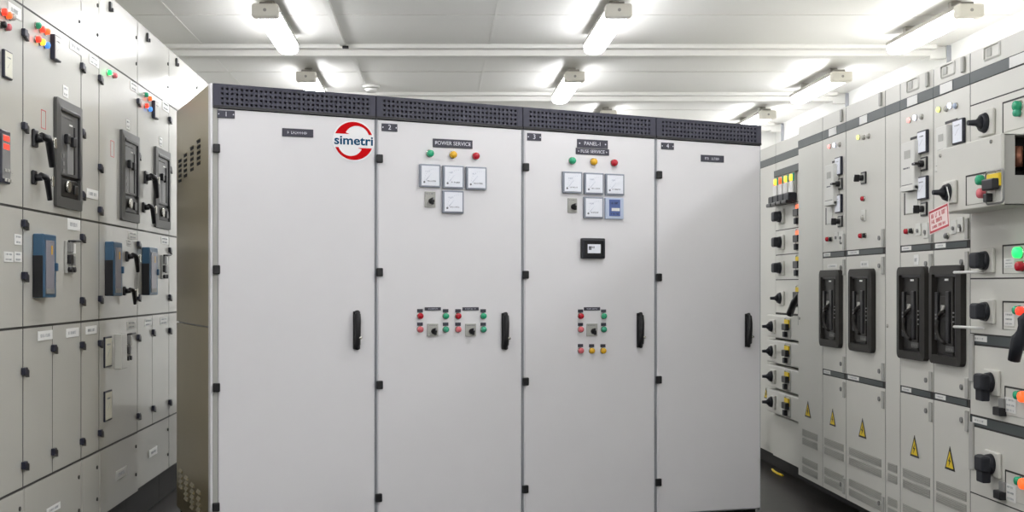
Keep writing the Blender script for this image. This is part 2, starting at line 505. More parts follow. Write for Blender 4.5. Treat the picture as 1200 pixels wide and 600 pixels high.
# ================================================================== CENTRAL WHITE CABINETS
E = [249.5, 440.5, 612.5, 768.5, 892.0]
EA = [FC.a(x) for x in E]
DEPTH = .955
def line_h(x, y):      # height on the front plane
    return FC.px(x, y)[1]
def lerp_line(p, q):
    a0, h0 = FC.px(*p); a1, h1 = FC.px(*q)
    return lambda a: h0 + (h1-h0)*(a-a0)/(a1-a0)
TOP = lerp_line((249.5, 97.5), (892, 147))
GRB = lerp_line((249.5, 126.0), (892, 170.5))
BOT = lerp_line((249.5, 634.5), (892, 597.5))
SLOPE_T = (TOP(3)-TOP(0))/3; SLOPE_G = (GRB(3)-GRB(0))/3; SLOPE_B = (BOT(3)-BOT(0))/3
def quad_prism(mb, a0, a1, hb0, hb1, ht0, ht1, y0, y1, m, ac):
    """a board whose lower and upper edges may run slightly out of level"""
    return mb.prism([(a0-ac, hb0), (a1-ac, hb1), (a1-ac, ht1), (a0-ac, ht0)], y0, y1, m)
labels_c = ['tall white cabinet with the round simetri sticker and an olive side, leftmost of four',
            'tall white cabinet with four meters and two groups of buttons, beside the sticker cabinet',
            'tall white cabinet with meters, a blue device and a small black screen, third from left',
            'narrow plain white cabinet at the right end of the white row']
def hdl_mesh():
    b = MB()
    b.box(-.018, .018, -.010, 0, -.094, .094, BLACK, .006, 3)
    pts = []
    b.tube([(0, -.008, .090), (0, -.018, .078), (0, -.024, .04), (0, -.024, -.02), (0, -.020, -.07), (0, -.008, -.088)], .013, BLACK, 10,
           [.014, .016, .016, .015, .015, .014])
    return b.mesh('door_handle')
def m_barrel():
    b = MB(); b.cyl(0, 0, 0, -.008, .0075, METAL, seg=14, dome=.002); return b.mesh('key_barrel')
HX = [(417.5, 387), (591, 388), (749, 387), (875.5, 387)]
HG = [[(253.5, 174), (253.5, 316), (253.5, 454), (253, 594)], [(444.5, 186), (444.5, 319), (444.5, 451), (443.5, 583)],
      [(615.8, 196), (615.5, 322), (615.5, 447), (615, 573)], [(771.8, 205), (771.5, 325), (771.3, 445), (771, 565)]]
CAB = []
for i in range(4):
    a0, a1 = EA[i] + .0015, EA[i+1] - .0015; ac = (a0+a1)/2
    T = Thing('distribution_cabinet', labels_c[i], 'cabinet', FC, ac, 0., 0., 'white cabinets standing in the middle of the room'); CAB.append(T)
    # body: carcass behind the door, standing on a black plinth
    b = MB()
    quad_prism(b, a0, a1, BOT(a0), BOT(a1), TOP(a0)-.004, TOP(a1)-.004, .024, DEPTH, WEDGE, ac)
    T.part('body', b, ac, 0, 0)
    b = MB(); quad_prism(b, a0, a1, 0.0005, 0.0005, BOT(a0)-.001, BOT(a1)-.001, .05, DEPTH-.05, PLINTH, ac)
    T.part('plinth', b, ac, 0, 0, label='black plinth')
    # frame posts between doors
    b = MB()
    quad_prism(b, a0, a0+(.022 if i == 0 else .009), BOT(a0), BOT(a0), GRB(a0), GRB(a0), .004, .024, RSHADE if i == 0 else WEDGE, ac)
    quad_prism(b, a1-.006, a1, BOT(a1), BOT(a1), GRB(a1), GRB(a1), .004, .024, WEDGE, ac)
    T.part('door_frame', b, ac, 0, 0)
    # door
    d0, d1 = a0+(.024 if i == 0 else .009), a1-(.005 if i < 3 else .003)
    b = MB(); quad_prism(b, d0, d1, BOT(d0)+.01, BOT(d1)+.01, GRB(d0)-.004, GRB(d1)-.004, .022, 0, WHITE, ac)
    bmesh.ops.bevel(b.bm, geom=[e for e in b.bm.edges if all(v.co.y < .001 for v in e.verts)], offset=.004, segments=2, affect='EDGES')
    door = T.part('door', b, ac, 0, 0, label='plain white door')
    for hx, hy in HG[i]:
        a, h = FC.px(hx, hy)
        T.part('hinge', cached('chinge', lambda: MB().box(-.018, .016, -.016, 0, -.021, .021, BLACK, .005).mesh('hinge')), a, 0, h, door)
    a, h = FC.px(*HX[i])
    hd = T.part('door_handle', cached('chandle', hdl_mesh), a, 0, h, door, 'black swing handle')
    T.part('key_barrel', cached('barrel', m_barrel), a+.008, .036, h-.038, hd) if False else T.part('handle_lock', cached('barrel', m_barrel), a+.009, .036, h-.036, door, 'bright key barrel')
    # perforated slate grille along the top
    g0, g1 = a0+.001, a1-.001
    b = MB()
    quad_prism(b, g0, g1, GRB(g0), GRB(g1), TOP(g0), TOP(g1), .023, .010, HOLE, ac)
    fw = .011
    quad_prism(b, g0, g1, GRB(g0), GRB(g1), GRB(g0)+fw*1.1, GRB(g1)+fw*1.1, .023, -.006, BLACK, ac)
    quad_prism(b, g0, g1, TOP(g0)-fw, TOP(g1)-fw, TOP(g0), TOP(g1), .023, -.004, GRILLE, ac)
    em = .030
    quad_prism(b, g0, g0+em, GRB(g0), GRB(g0+em), TOP(g0), TOP(g0+em), .023, -.0041, GRILLE, ac)
    quad_prism(b, g1-em, g1, GRB(g1-em), GRB(g1), TOP(g1-em), TOP(g1), .023, -.0041, GRILLE, ac)
    n = int(round((g1-g0-2*em)/.0235))
    pitch = (g1-g0-2*em)/n
    for k in range(n+1):
        xa = g0+em+k*pitch-.0058; xb = xa+.0116
        xa = max(xa, g0); xb = min(xb, g1)
        quad_prism(b, xa, xb, GRB(xa), GRB(xb), TOP(xa), TOP(xb), .011, -.003, GRILLE, ac)
    for k in range(5):
        f0 = .10 + .80*k/4
        za = GRB(g0) + (TOP(g0)-GRB(g0))*f0; zb = GRB(g1) + (TOP(g1)-GRB(g1))*f0
        quad_prism(b, g0, g1, za-.0062, zb-.0062, za+.0062, zb+.0062, .011, -.0029, GRILLE, ac)
    T.part('ventilation_grille', b, ac, 0, 0, label='dark perforated grille')
    b = MB(); quad_prism(b, a0, a1, TOP(a0)-.0035, TOP(a1)-.0035, TOP(a0)+.001, TOP(a1)+.001, .026, DEPTH, WEDGE, ac)
    T.part('roof_panel', b, ac, 0, 0)

def ctag(T, x0, x1, y0, y1, txt=None, size=.6, name='name_plate', label=None, m=TAGN, ink=INKW, parent=None):
    a, h, w, hh = FC.rect(x0, x1, y0, y1)
    sl = -.07
    b = MB(); b.box(-w/2, w/2, -.003, 0, -hh/2, hh/2, m, .001)
    if txt is None: scribble(b, -w*.33, w*.33, -hh*.17, hh*.17, -.003, ink)
    else: b.cyl(-w*.42, 0, -.003, -.0036, hh*.09, ink, seg=8); b.cyl(w*.42, 0, -.003, -.0036, hh*.09, ink, seg=8)
    p = T.part(name, b, a, .0005, h, parent, label)
    if txt: T.part('lettering', text_mesh(txt, hh*size, .0004, ink), a, .0042, h, p)
    return p
def clamp_(T, x, y, r, m, label):
    a, h = FC.px(x, y); return T.part('pilot_lamp', m_lamp(r, m), a, .0005, h, label=label)
def cbtn(T, x, y, m, label, tag=True):
    a, h = FC.px(x, y)
    p = T.part('push_button', m_lamp(.0155, m, .014), a, .0005, h, label=label)
    if tag: T.part('legend_plate', m_block(.030, .017, .004, TAGN, .001), a, .0005, h+.0265, p)
    return p
def cswitch(T, x0, x1, y0, y1, ang=0., label=None):
    a, h, w, hh = FC.rect(x0, x1, y0, y1)
    p = T.part('rotary_switch', m_rotary(w, hh, plate=RSHADE), a, .0005, h, label=label)
    T.part('knob', m_knob(.015, BLACK, .03, ang), a+w*.08, .0065, h-hh*.10, p, label='black knob')
def cmeter(T, x0, x1, y0, y1, label=None):
    a, h, w, hh = FC.rect(x0, x1, y0, y1)
    T.part('panel_meter', m_meter(w, hh), a, .0005, h, label=label)

c1, c2, c3, c4 = CAB
for T, r, s in ((c1, (254.5, 275, 129.5, 138.5), '1'), (c2, (447, 465.5, 145, 154), '2'), (c3, (617.5, 634, 156.3, 165), '3'), (c4, (774.5, 789.5, 167.3, 175.3), '4')):
    ctag(T, *r, txt=s, size=.9, name='number_plate')
ctag(c1, 330.5, 367, 151, 160.5); ctag(c4, 821, 848, 182, 190)
ctag(c2, 507, 553.5, 163.5, 173.5, 'POWER SERVICE', .62)
ctag(c3, 676, 712, 163.8, 173.6, 'PANEL-1', .62); ctag(c3, 674.5, 713.5, 174.2, 181.6, 'FUSE SERVICE', .72)
clamp_(c2, 503.5, 180, .0185, GRN_D, 'green lamp'); clamp_(c2, 530.5, 181.5, .0185, YEL_D, 'yellow lamp'); clamp_(c2, 557, 183, .0185, RED_D, 'red lamp')
clamp_(c3, 670, 188.5, .0185, GRN_D, 'green lamp'); clamp_(c3, 695, 189.7, .0185, YEL_D, 'yellow lamp'); clamp_(c3, 719, 191, .0185, RED_D, 'red lamp')
for r in ((490.8, 515, 192.7, 219.8), (518, 542.3, 194.2, 221.2), (545.2, 569, 195.8, 222.5), (517.6, 542.2, 223.6, 250)): cmeter(c2, *r)
for r in ((658.2, 680.8, 201.5, 226.6), (683.4, 706, 202.8, 228), (708.2, 730, 204, 229), (682.9, 705.6, 231, 256)): cmeter(c3, *r)
cswitch(c2, 497.5, 510, 224.6, 243); cswitch(c3, 664.8, 675.8, 232.3, 249)
# blue multimeter device
a, h, w, hh = FC.rect(708, 729.5, 232, 257)
b = MB(); b.box(-w/2, w/2, -.014, 0, -hh/2, hh/2, SKYB, .004); b.box(-w*.30, w*.30, -.016, -.012, -hh*.36, hh*.42, CHIPB, .002)
b.box(-w*.18, w*.26, -.0166, -.0155, -hh*.12, hh*.02, PLATE); scribble(b, -w*.22, w*.25, hh*.2, hh*.3, -.016, NAVY); scribble(b, -w*.22, w*.25, -hh*.3, -hh*.22, -.016, NAVY)
p = c3.part('digital_meter', b, a, .0005, h, label='pale blue digital meter')
a, h, w, hh = FC.rect(680, 706.8, 279.3, 303)
b = MB(); b.box(-w/2, w/2, -.020, 0, -hh/2, hh/2, BLACK, .004); ring_prism(b, w, hh, w*.10, .006, -.018, -.024, DKNOB)
p = c3.part('control_screen', b, a, .0005, h, label='black framed screen')
b = MB(); b.box(-w*.26, w*.30, -.0015, 0, -hh*.24, hh*.20, FACE); scribble(b, -w*.22, w*.05, hh*.0, hh*.10, -.0015, NAVY); b.box(-w*.22, -w*.10, -.0018, -.001, -hh*.08, hh*.10, INK)
c3.part('display', b, a, .0205, h, p, 'white display')
for T, xs in ((c2, (492, 522)), (c2, (536.5, 566)), (c3, (680, 707))):
    r_, g_ = xs; mid = (r_+g_)/2
    cbtn(T, r_, 370.3, RED_D, 'red button'); cbtn(T, g_, 370.3, GRN_D, 'green button')
    cbtn(T, r_, 386, PINK_D, 'faded red button'); cbtn(T, g_, 386, GRN_P, 'faded green button')
    ctag(T, mid-9.5, mid+9.5, 360, 363.8, name='name_plate')
    cswitch(T, mid-6.5, mid+6.2, 379.3, 394)
cbtn(c3, 680, 410.8, PINK_D, 'faded red button'); cbtn(c3, 693, 411, YEL_D, 'yellow button'); cbtn(c3, 706.3, 411, YEL_D, 'yellow button')

# the round sticker
a, h, w, hh = FC.rect(389.6, 438.8, 141.2, 189.2)
T = c1; R = hh/2; kx = w/hh
def ell(r, n=64, a0=0., a1=2*PI, cx=0., cz=0.): return [(kx*(cx+r*math.cos(a0+(a1-a0)*k/n)), cz+r*math.sin(a0+(a1-a0)*k/n)) for k in range(n)]
b = MB().prism(ell(R), -.0012, 0, LWHITE)
st = T.part('round_sticker', b, a, .0006, h, label='round white sticker with red swooshes')
def swoosh(flip):
    # outer edge: arc of the rim; inner edge: smaller, shifted circle; flat lower end
    ro = R*.93; out = []; zl = R*.33
    A0 = math.asin(zl/ro)
    n = 28
    for k in range(n+1):
        t_ = A0 + (PI-2*A0)*k/n; out.append((ro*math.cos(t_), ro*math.sin(t_)))
    # along the flat end to the inner circle
    rc, cx0, cz0 = R*.59, R*.156, R*.15
    inn = []
    b1 = math.asin((zl-cz0)/rc)
    inn.append((-R*.20, zl))
    b0_ = math.atan2(.25, -.536)
    for k in range(n+1):
        t_ = b0_ + (b1-b0_)*k/n
        inn.append((cx0+rc*math.cos(t_), cz0+rc*math.sin(t_)))
    pts = out + inn
    s = -1 if flip else 1
    return [(kx*s*x, s*z) for x, z in pts]
b = MB().prism(swoosh(False), -.0008, 0, LRED).prism(swoosh(True), -.0008, 0, LRED)
T.part('sticker_swoosh', b, a, .0020, h, st, 'red swooshes')
me = text_mesh('simetri', R*.62, .0004, LBLUE, 'sticker_lettering', R*.012)
xs = [v.co.x for v in me.vertices]; zs = [v.co.z for v in me.vertices]
k_ = (1.84*R*kx)/(max(xs)-min(xs)); cz_ = (max(zs)+min(zs))/2; cx_ = (max(xs)+min(xs))/2
for v in me.vertices: v.co.x = (v.co.x-cx_)*k_; v.co.z = (v.co.z-cz_)*(.42*R/(max(zs)-min(zs)))
T.part('sticker_lettering', me, a, .0026, h+.01*R, st, 'dark blue lettering simetri')

# olive side with corner post, louvres and a seam
FS = Frame(FC.world(EA[0]+.0015, 0, 0) - Vector((0, 0, 0)), tuple(FC.N))   # reading direction: from the back edge to the front
ht, hb = TOP(EA[0]), BOT(EA[0])
b = MB()   # x = depth coordinate in the cabinet's own frame is y; build in cabinet local axes
ac = ABS[c1.e.name][0]; x0 = EA[0]+.0015-ac
b = MB().box(x0-.012, x0-.0005, .055, DEPTH, hb, line_h(249.5, 384)-.004, OLIVE, .002)
b.box(x0-.012, x0-.0005, .055, DEPTH, line_h(249.5, 384)+.004, ht, OLIVE, .002)
side = c1.part('side_panel', b, ac, 0, 0, label='olive metal side panel')
b = MB().box(x0-.014, x0-.0005, .004, .052, hb, ht+.001, WHITE, .004)
c1.part('corner_post', b, ac, 0, 0, label='white corner post')
def spx(x, y):  # side face: depth and height seen at an image point
    n = FC.U; O = FC.world(EA[0]-.0105, 0, 0)
    d = Vector((x-CX, FPX, CY-y)); C0 = Vector((0, 0, EYE)); t = (O-C0).dot(n)/d.dot(n); P = C0+d*t
    return (P-O).dot(-FC.N), P.z
def louvre(x, y, dark):
    dd, h = spx(x, y)
    b = MB()
    if dark:
        b.box(-.0012, 0, -.045, .045, -.0075, .0075, HOLE, .0005)
        b.box(-.006, 0, -.046, .046, .0075, .0105, OLIVE, .001)
    else:
        b.prism([(0, -.010), (-.010, -.008), (0, .008)], -.040, .040, OLIVE)
    c1.part('louvre', cached('louv%d' % dark, lambda: b.mesh('louvre')), EA[0]-.0112, -dd, h, side)
for x, ys in ((233, (166, 172.5, 179, 185.3, 191.8)), (225.2, (174, 180.3, 186.8, 192.8, 198.7)), (217.5, (182.2, 188.3, 194, 200, 206)), (211.2, (188.8, 194.6, 200.3, 206.3, 212))):
    for y in ys: louvre(x, y, 1)
for x, ys in ((233.5, (576, 584, 590.5, 597)), (226, (568, 575.5, 582, 588, 594)), (219, (559.5, 566, 572.5, 578.5, 584)), (212.6, (551.5, 558, 564, 570))):
    for y in ys: louvre(x, y, 0)

# ================================================================== LEFT ROW
ZL = [3.93, 4.554, 5.301, 5.584, 6.304, 7.05, 7.9, 8.75]       # cabinet joints along the row
ZA, ZT, ZM, Z2, ZK, ZB = 2.388, 2.724, 1.601, 1.138, .516, .204   # header line, top, seams, kick-plate line, bottom
lab_l = ['glossy grey cabinet at the left edge of the picture, with a red-lit controller',
         'glossy grey left cabinet with the nearest breaker window, keyed levers and blue breaker',
         'very narrow plain grey cabinet right of the nearest large breaker in the left row',
         'glossy grey cabinet with a green lit lamp, breaker window and blue breaker',
         'glossy grey cabinet with blue breaker just left of the far plain cabinets',
         'plain glossy grey cabinet partly behind the white cabinets on the left',
         'far plain grey cabinet hidden mostly behind the olive-sided cabinet']
DL = .80
LT = []
def door_panel(T, a0, a1, h0, h1, m, name='door', o=0., g=None, label=None):
    g = g or (.0048 if m is LGREY else .0026)
    ac, hc = (a0+a1)/2, (h0+h1)/2; w, h = (a1-a0)-2*g, (h1-h0)-2*g
    return T.part(name, MB().box(-w/2, w/2, 0, .0011 if o <= 0 else o+.0011, -h/2, h/2, m), ac, o, hc, label=label)
def inner(a, *cuts): return cuts
doors_l = {}
for i in range(7):
    a0, a1 = ZL[i]+.001, ZL[i+1]-.001; ac = (a0+a1)/2
    T = Thing('switchgear_cabinet', lab_l[i], 'cabinet', FL, ac, 0., 0., 'cabinets of the left switchgear row'); LT.append(T)
    b = MB().box(a0-ac, a1-ac, .021, DL, ZB, ZT, LGREY)
    b.box(a0-ac-.0009, a1-ac+.0009, .0012, .0209, ZB, ZT, GASKET)
    T.part('body', b, ac, 0, 0)
    T.part('plinth', MB().box(a0-ac, a1-ac, .06, DL-.05, .0005, ZB-.001, PLINTH), ac, 0, 0, label='black recessed plinth')
    T.part('header_panel', MB().box(-(a1-a0)/2+.004, (a1-a0)/2-.004, 0, .0011, -(ZT-ZA)/2+.004, (ZT-ZA)/2, LGREY), ac, 0, (ZT+ZA)/2)
    D = {}
    D['up'] = door_panel(T, a0, a1, ZM, ZA, LGREY)
    D['mid'] = door_panel(T, a0, a1, Z2, ZM, LGREY)
    if i in (1, 4):
        c = FL.a(61.5) if i == 1 else FL.a(178.5)
        D['lo'] = door_panel(T, a0, c, ZK, Z2, LGREY); D['lo2'] = door_panel(T, c, a1, ZK, Z2, LGREY)
    else: D['lo'] = door_panel(T, a0, a1, ZK, Z2, LGREY)
    D['kick'] = door_panel(T, a0, a1, ZB-.008*(i < 4), ZK, LGREY, 'kick_panel', .004*(i < 4))
    doors_l[i] = D
    # keyhole screws beside the joint
    for hh in (ZA+.10, ZA+.24):
        T.part('panel_screw', cached('scr', lambda: MB().cyl(0, 0, 0, -.004, .009, GASKET, seg=10).mesh('panel_screw')), a1-.028, .0005, hh)
    for hh in (ZB+.09, ZB+.24):
        T.part('panel_screw', cached('scr', lambda: None), a1-.05, .0045, hh)
def lslot(i, x, y):
    a, h = FL.px(x, y)
    LT[i].part('keyhole', cached('lslot', lambda: MB().box(-.014, .014, -.012, 0, -.024, .024, BLACK, .003).box(-.004, .014, -.020, -.01, -.024, -.006, BLACK, .002).mesh('keyhole')), a, .0005, h)
lslot(3, 128, 8); lslot(4, 172, 44); lslot(5, 206, 73)
def lh(i, d, x, ys):
    for y in ys:
        a = ZL[i+1] if x is None else FL.a(x)
        _, h = FL.px(CX + XL*FPX/a, y)
        LT[i].part('hinge', m_hinge(), a-.004, .001, h, doors_l[i][d])
lh(0, 'up', None, (39, 148)); lh(0, 'mid', None, (262, 323)); lh(0, 'lo', None, (435, 545))
lh(1, 'up', None, (78, 155, 228)); lh(1, 'mid', None, (278, 352)); lh(1, 'lo2', None, (404, 517)); lh(1, 'lo', 61.5, (408, 529))
lh(2, 'up', None, (92, 196, 246)); lh(2, 'mid', None, (350,)); lh(2, 'lo', None, (402, 507))
lh(3, 'up', None, (119, 182)); lh(3, 'mid', None, (286, 348)); lh(3, 'lo', None, (395, 487))
lh(4, 'up', None, (140, 198)); lh(4, 'mid', None, (293, 348)); lh(4, 'lo2', None, (387, 471)); lh(4, 'lo', 178.5, (389, 478))
def llab(i, x0, x1, y0, y1, lines=1, o=.0005):
    a, h, w, hh = FL.rect(x0, x1, y0, y1)
    LT[i].part('label_plate', m_label(w, hh, lines, ink=FADED), a, o, h)
for r in ((0, 9, 24, 6, 20), (0, 4, 15, 295, 307), (0, 16.5, 25, 274.5, 287), (0, 16.5, 25, 295, 307), (1, 81, 95, 50, 61), (1, 79, 93.5, 257, 270), (1, 44, 61, 387.5, 398.5), (1, 77, 92, 384.5, 395),
          (2, 104, 115.5, 66, 77), (2, 101, 114.5, 222, 233), (2, 100, 113, 382, 391.5), (3, 152.5, 160.5, 97, 107), (3, 150, 160, 272, 280), (3, 148, 153.5, 281, 288), (3, 148.5, 158.5, 376.5, 385),
          (4, 190, 197.5, 120, 130), (4, 188.5, 197, 278, 286), (4, 169, 177.5, 374, 382), (4, 187.5, 195.5, 372, 380)):
    llab(*r, lines=2 if r[2]-r[1] < 12 else 1)
for r in ((1, 53, 69, 592, 600), (3, 134.5, 147, 549, 560), (4, 173.5, 183, 525, 534)): llab(*r, o=.005)
# lit lamp clusters
def llamps(i, lst):
    for x, y, m, lab in lst:
        a, h = FL.px(x, y)
        LT[i].part('indicator_lamp', m_lamp(.0135, m, .018), a, .0005, h, label=lab)
llamps(0, [(1.5, 14, E_RED, 'lit red lamp'), (6.5, 18, E_ORNG, 'lit orange lamp'), (11, 20, CLR_D, 'clear lamp'), (.5, 29, BLACK, 'black button'), (6, 32, PINK_D, 'pink lamp')])
llamps(1, [(41.5, 30, GRN_D, 'green lamp'), (46.5, 34.5, E_RED, 'lit red lamp'), (52, 37, E_ORNG, 'lit orange lamp'), (41.5, 46, E_RED, 'lit red lamp'), (46.5, 49.5, E_YEL, 'lit yellow lamp'), (52, 53, E_BLUE, 'lit blue lamp')])
llamps(3, [(125.5, 85, E_GREEN, 'lit green lamp'), (132, 88.5, PINK_D, 'red lamp')])
llamps(4, [(169, 111, GRN_D, 'green lamp'), (173.3, 115.5, E_ORNG, 'lit orange lamp'), (169.5, 124, E_RED, 'lit red lamp'), (173.5, 128, E_BLUE, 'lit blue lamp')])
def lmeter(i, x0, x1, y0, y1, d=.035, face=CLR_D, lab=None):
    """x0..x1 spans the near side and the front"""
    a0 = FL.a(x0); a1 = FL.a(x1, d)
    xm = (x0+x1)/2; h1 = FL.px(x0, y0)[1]; h0 = FL.px(x0, y1)[1]
    LT[i].part('panel_meter', m_boxmeter(a1-a0, h1-h0, d, face), (a0+a1)/2, .0005, (h0+h1)/2, label=lab)
lmeter(0, 1.5, 15, 57, 90, .012, CREAM, 'pale square meter'); lmeter(1, 58.5, 72, 39.5, 69, .02, CLR_D, 'black framed meter'); lmeter(4, 177.5, 186, 117.5, 138, .02, CLR_D, 'black framed meter')
lmeter(3, 121, 131.5, 395, 431.5, .008, CREAM, 'black framed meter'); lmeter(3, 121, 131.5, 459, 495, .008, CREAM, 'black framed meter')
# breakers behind door windows
for i, r in ((1, (62.5, 93, 114, 241)), (3, (140, 161, 151, 259)), (4, (180, 197.5, 170.5, 267.5))):
    a0 = FL.a(r[0]); a1 = FL.a(r[1]); xm = (r[0]+r[1])/2
    h1 = EYE + {1: .795, 3: .795, 4: .795}[i]; h0 = EYE + .335
    big_breaker(LT[i], (a0+a1)/2, (h0+h1)/2, a1-a0, h1-h0, 'L')
    a, h = (a0+a1)/2 - .02, h1+.045
    LT[i].part('label_plate', m_label(.07, .05, 2, ink=FADED), a, .0005, h)
# levers with keys
def lever(i, x, y, big=1., lit=None):
    a, h = FL.px(x, y)
    p = LT[i].part('lever_base', cached(key('lvb', big), lambda: MB().box(-.026*big, .026*big, -.014, 0, -.036*big, .036*big, BLACK, .006).cyl(0, 0, -.012, -.040, .020*big, BLACK, .016*big).mesh('lever_base')), a, .0005, h, label='black lever switch')
    b = MB().tube([(-.01, -.036, .008), (.045*big, -.042, .004), (.062*big, -.043, -.012*big), (.095*big, -.044, -.105*big)], .016*big, BLACK, 8, [.015*big, .017*big, .017*big, .013*big])
    LT[i].part('lever_arm', cached(key('lva', big), lambda: b.mesh('lever_arm')), a, .0005, h, p)
    b = MB(); b.cyl(.09*big, .0, -.03, -.055, .006, METAL, seg=8); b.box(.075*big, .105*big, -.060, -.055, -.03, .012, METAL, .002)
    LT[i].part('key', cached(key('lvk', big), lambda: b.mesh('key')), a, .0005, h, p, 'metal key')
lever(1, 39, 162); lever(1, 38, 208, .8); lever(4, 169.5, 208); lever(4, 167, 243, .8); lever(3, 147.5, 300.5, .75); lever(3, 144.5, 341, .65)
# blue moulded-case breakers with aux blocks
def blueb(i, x0, xf, x1, y0, y1):
    a0 = FL.a(x0); d = .044; a1 = FL.a(x1, d); w = a1-a0
    h1 = FL.px(x0, y0)[1]; h0 = FL.px(x0, y1)[1]; h = h1-h0; a, hc = (a0+a1)/2, (h0+h1)/2
    b = MB().box(-w/2, w/2, -d, 0, -h/2, h/2, BLUE, .005)
    b.box(-w/2-.0015, -w/2+.01, -d+.003, -.001, -h/2+.002, h*.16, BLACK, .001)
    p = LT[i].part('circuit_breaker', b, a, .0005, hc, label='blue moulded breaker')
    b = MB().box(-w*.36, w*.28, -.004, 0, -h*.44, h*.40, GLASSY, .002); b.box(-w*.36, w*.28, -.0045, -.001, -h*.44, -h*.36, MIDG)
    b.box(w*.02, w*.10, -.0048, -.001, h*.18, h*.32, E_ORNG if False else YEL_D)
    LT[i].part('breaker_window', b, a, d+.0006, hc, p, 'grey window')
    LT[i].part('toggle', MB().box(-w*.05, w*.05, -.014, 0, -h*.08, h*.05, BLUE, .003), a+w*.36, d+.0006, hc, p)
    b = MB().box(0, .055, -.030, 0, -h*.26, h*.36, LGREY, .003)
    LT[i].part('side_cover', b, a+w/2+.002, .0005, hc+h*.02, label='pale side cover')
blueb(1, 38, 50, 66, 273.5, 349); blueb(3, 122.5, 131, 143.5, 283, 347); blueb(4, 166, 174, 185, 289.5, 346)
def auxb(i, x, y, s=1.):
    a, h = FL.px(x, y)
    def f():
        b = MB().box(-.055, .055, -.012, 0, -.075, .065, RSHADE, .003)
        b.box(-.05, -.005, -.028, -.010, .015, .06, MIDG, .003).box(-.05, -.005, -.028, -.010, -.035, .005, BLACK, .003)
        b.box(.005, .045, -.022, -.010, .01, .055, PLATE, .003).box(.005, .045, -.022, -.010, -.04, -.0, MIDG, .003)
        b.cyl(-.03, -.06, -.012, -.028, .012, BLACK, seg=10).cyl(.02, -.06, -.012, -.028, .012, BLACK, seg=10)
        b.tube([(-.05, -.02, .062), (.06, -.035, .068)], .006, BLACK, 6)
        return b.mesh('auxiliary_block')
    LT[i].part('auxiliary_block', cached('aux', f), a, .0005, h, label='small grey and black auxiliary block')
auxb(1, 79.5, 300); auxb(4, 190.5, 312); auxb(3, 147, 406)
a, h, w, hh = FL.rect(134, 141, 391, 432)
LT[3].part('side_cover', m_block(w, hh, .035, LGREY, .003), a, .0005, h)
# red-lit controller on the nearest cabinet
a0 = FL.a(1); a1 = FL.a(12.5, .02); h1 = FL.px(1, 153)[1]; h0 = FL.px(1, 215)[1]; w, h = a1-a0+.05, h1-h0; a = a1-w/2; hc = (h0+h1)/2
b = MB().box(-w/2, w/2, -.02, 0, -h/2, h/2, NAVY, .004).box(-w*.40, w*.42, -.021, -.018, -h*.42, h*.42, MIDG, .002)
p = LT[0].part('controller', b, a, .0005, hc, label='black controller')
b = MB()
for z in (.30, .14): b.box(-w*.30, w*.30, -.0015, 0, h*z, h*(z+.10), E_RED, .0005)
LT[0].part('display', b, a, .0215, hc, p, 'red lit digits')
for k in range(3):
    for j in range(2):
        LT[0].part('push_button', m_block(.018, .012, .004, CLR_D, .002), a-.03+.03*k+.02, .0215, hc-.05-.035*j, p)
# thin red outline stickers
for i, r in ((1, (48, 53.5, 129, 151)), (3, (129.5, 133.5, 165, 184))):
    a, h, w, hh = FL.rect(*r); b = MB(); t_ = .003
    for q in ((-w/2, -w/2+t_, -hh/2, hh/2), (w/2-t_, w/2, -hh/2, hh/2), (-w/2, w/2, -hh/2, -hh/2+t_), (-w/2, w/2, hh/2-t_, hh/2)):
        b.box(q[0], q[1], -.0008, 0, q[2], q[3], PINK_D)
    LT[i].part('outline_sticker', b, a, .0005, h, label='thin red outline sticker')

# ================================================================== RIGHT ROW
# joints along the row, from far to near (a = -depth)
def ar(x, o=0.): return FR.a(x, o)
RC = -.10     # set-back of the far drawer cabinet
JR = [-9.6, FR.a(909, RC), ar(935.5), ar(964), ar(991.5), ar(1037.6), ar(1055), ar(1094), ar(1137), -4.05]
ZBR, ZS0, ZS1, ZTR = .130, 2.148, 2.196, 2.281
lab_r = ['plain pale cabinet at the far end of the right row, beside the white cabinets edge',
         'pale cabinet with a tall stack of drawers and rotary knobs, far right row',
         'plain pale cabinet panel just right of the drawer stack, with a warning triangle',
         'pale cabinet with a breaker window, white relay and two meters, farthest one with meters',
         'pale cabinet with a breaker window and a lone rotary switch on its upper door',
         'narrow plain pale cabinet between the two pairs of breaker cabinets',
         'pale cabinet with white relay, meters and breaker window beside the narrow plain one',
         'pale cabinet with breaker window behind the pulled out drawer box',
         'pale cabinet with pulled out drawer box at the right edge']
DR = .88
RT = []; doors_r = {}
Zs1, Zs1b, Zs2, Zs2b = 1.492, 1.462, .818, .788
def rvent(T, a, w, lst=((.405, .040), (.352, .040), (.235, .040), (.182, .040)), parent=None):
    for h, hh in lst: T.part('vent_slots', m_vent(w, hh), a, .0005, h, parent)
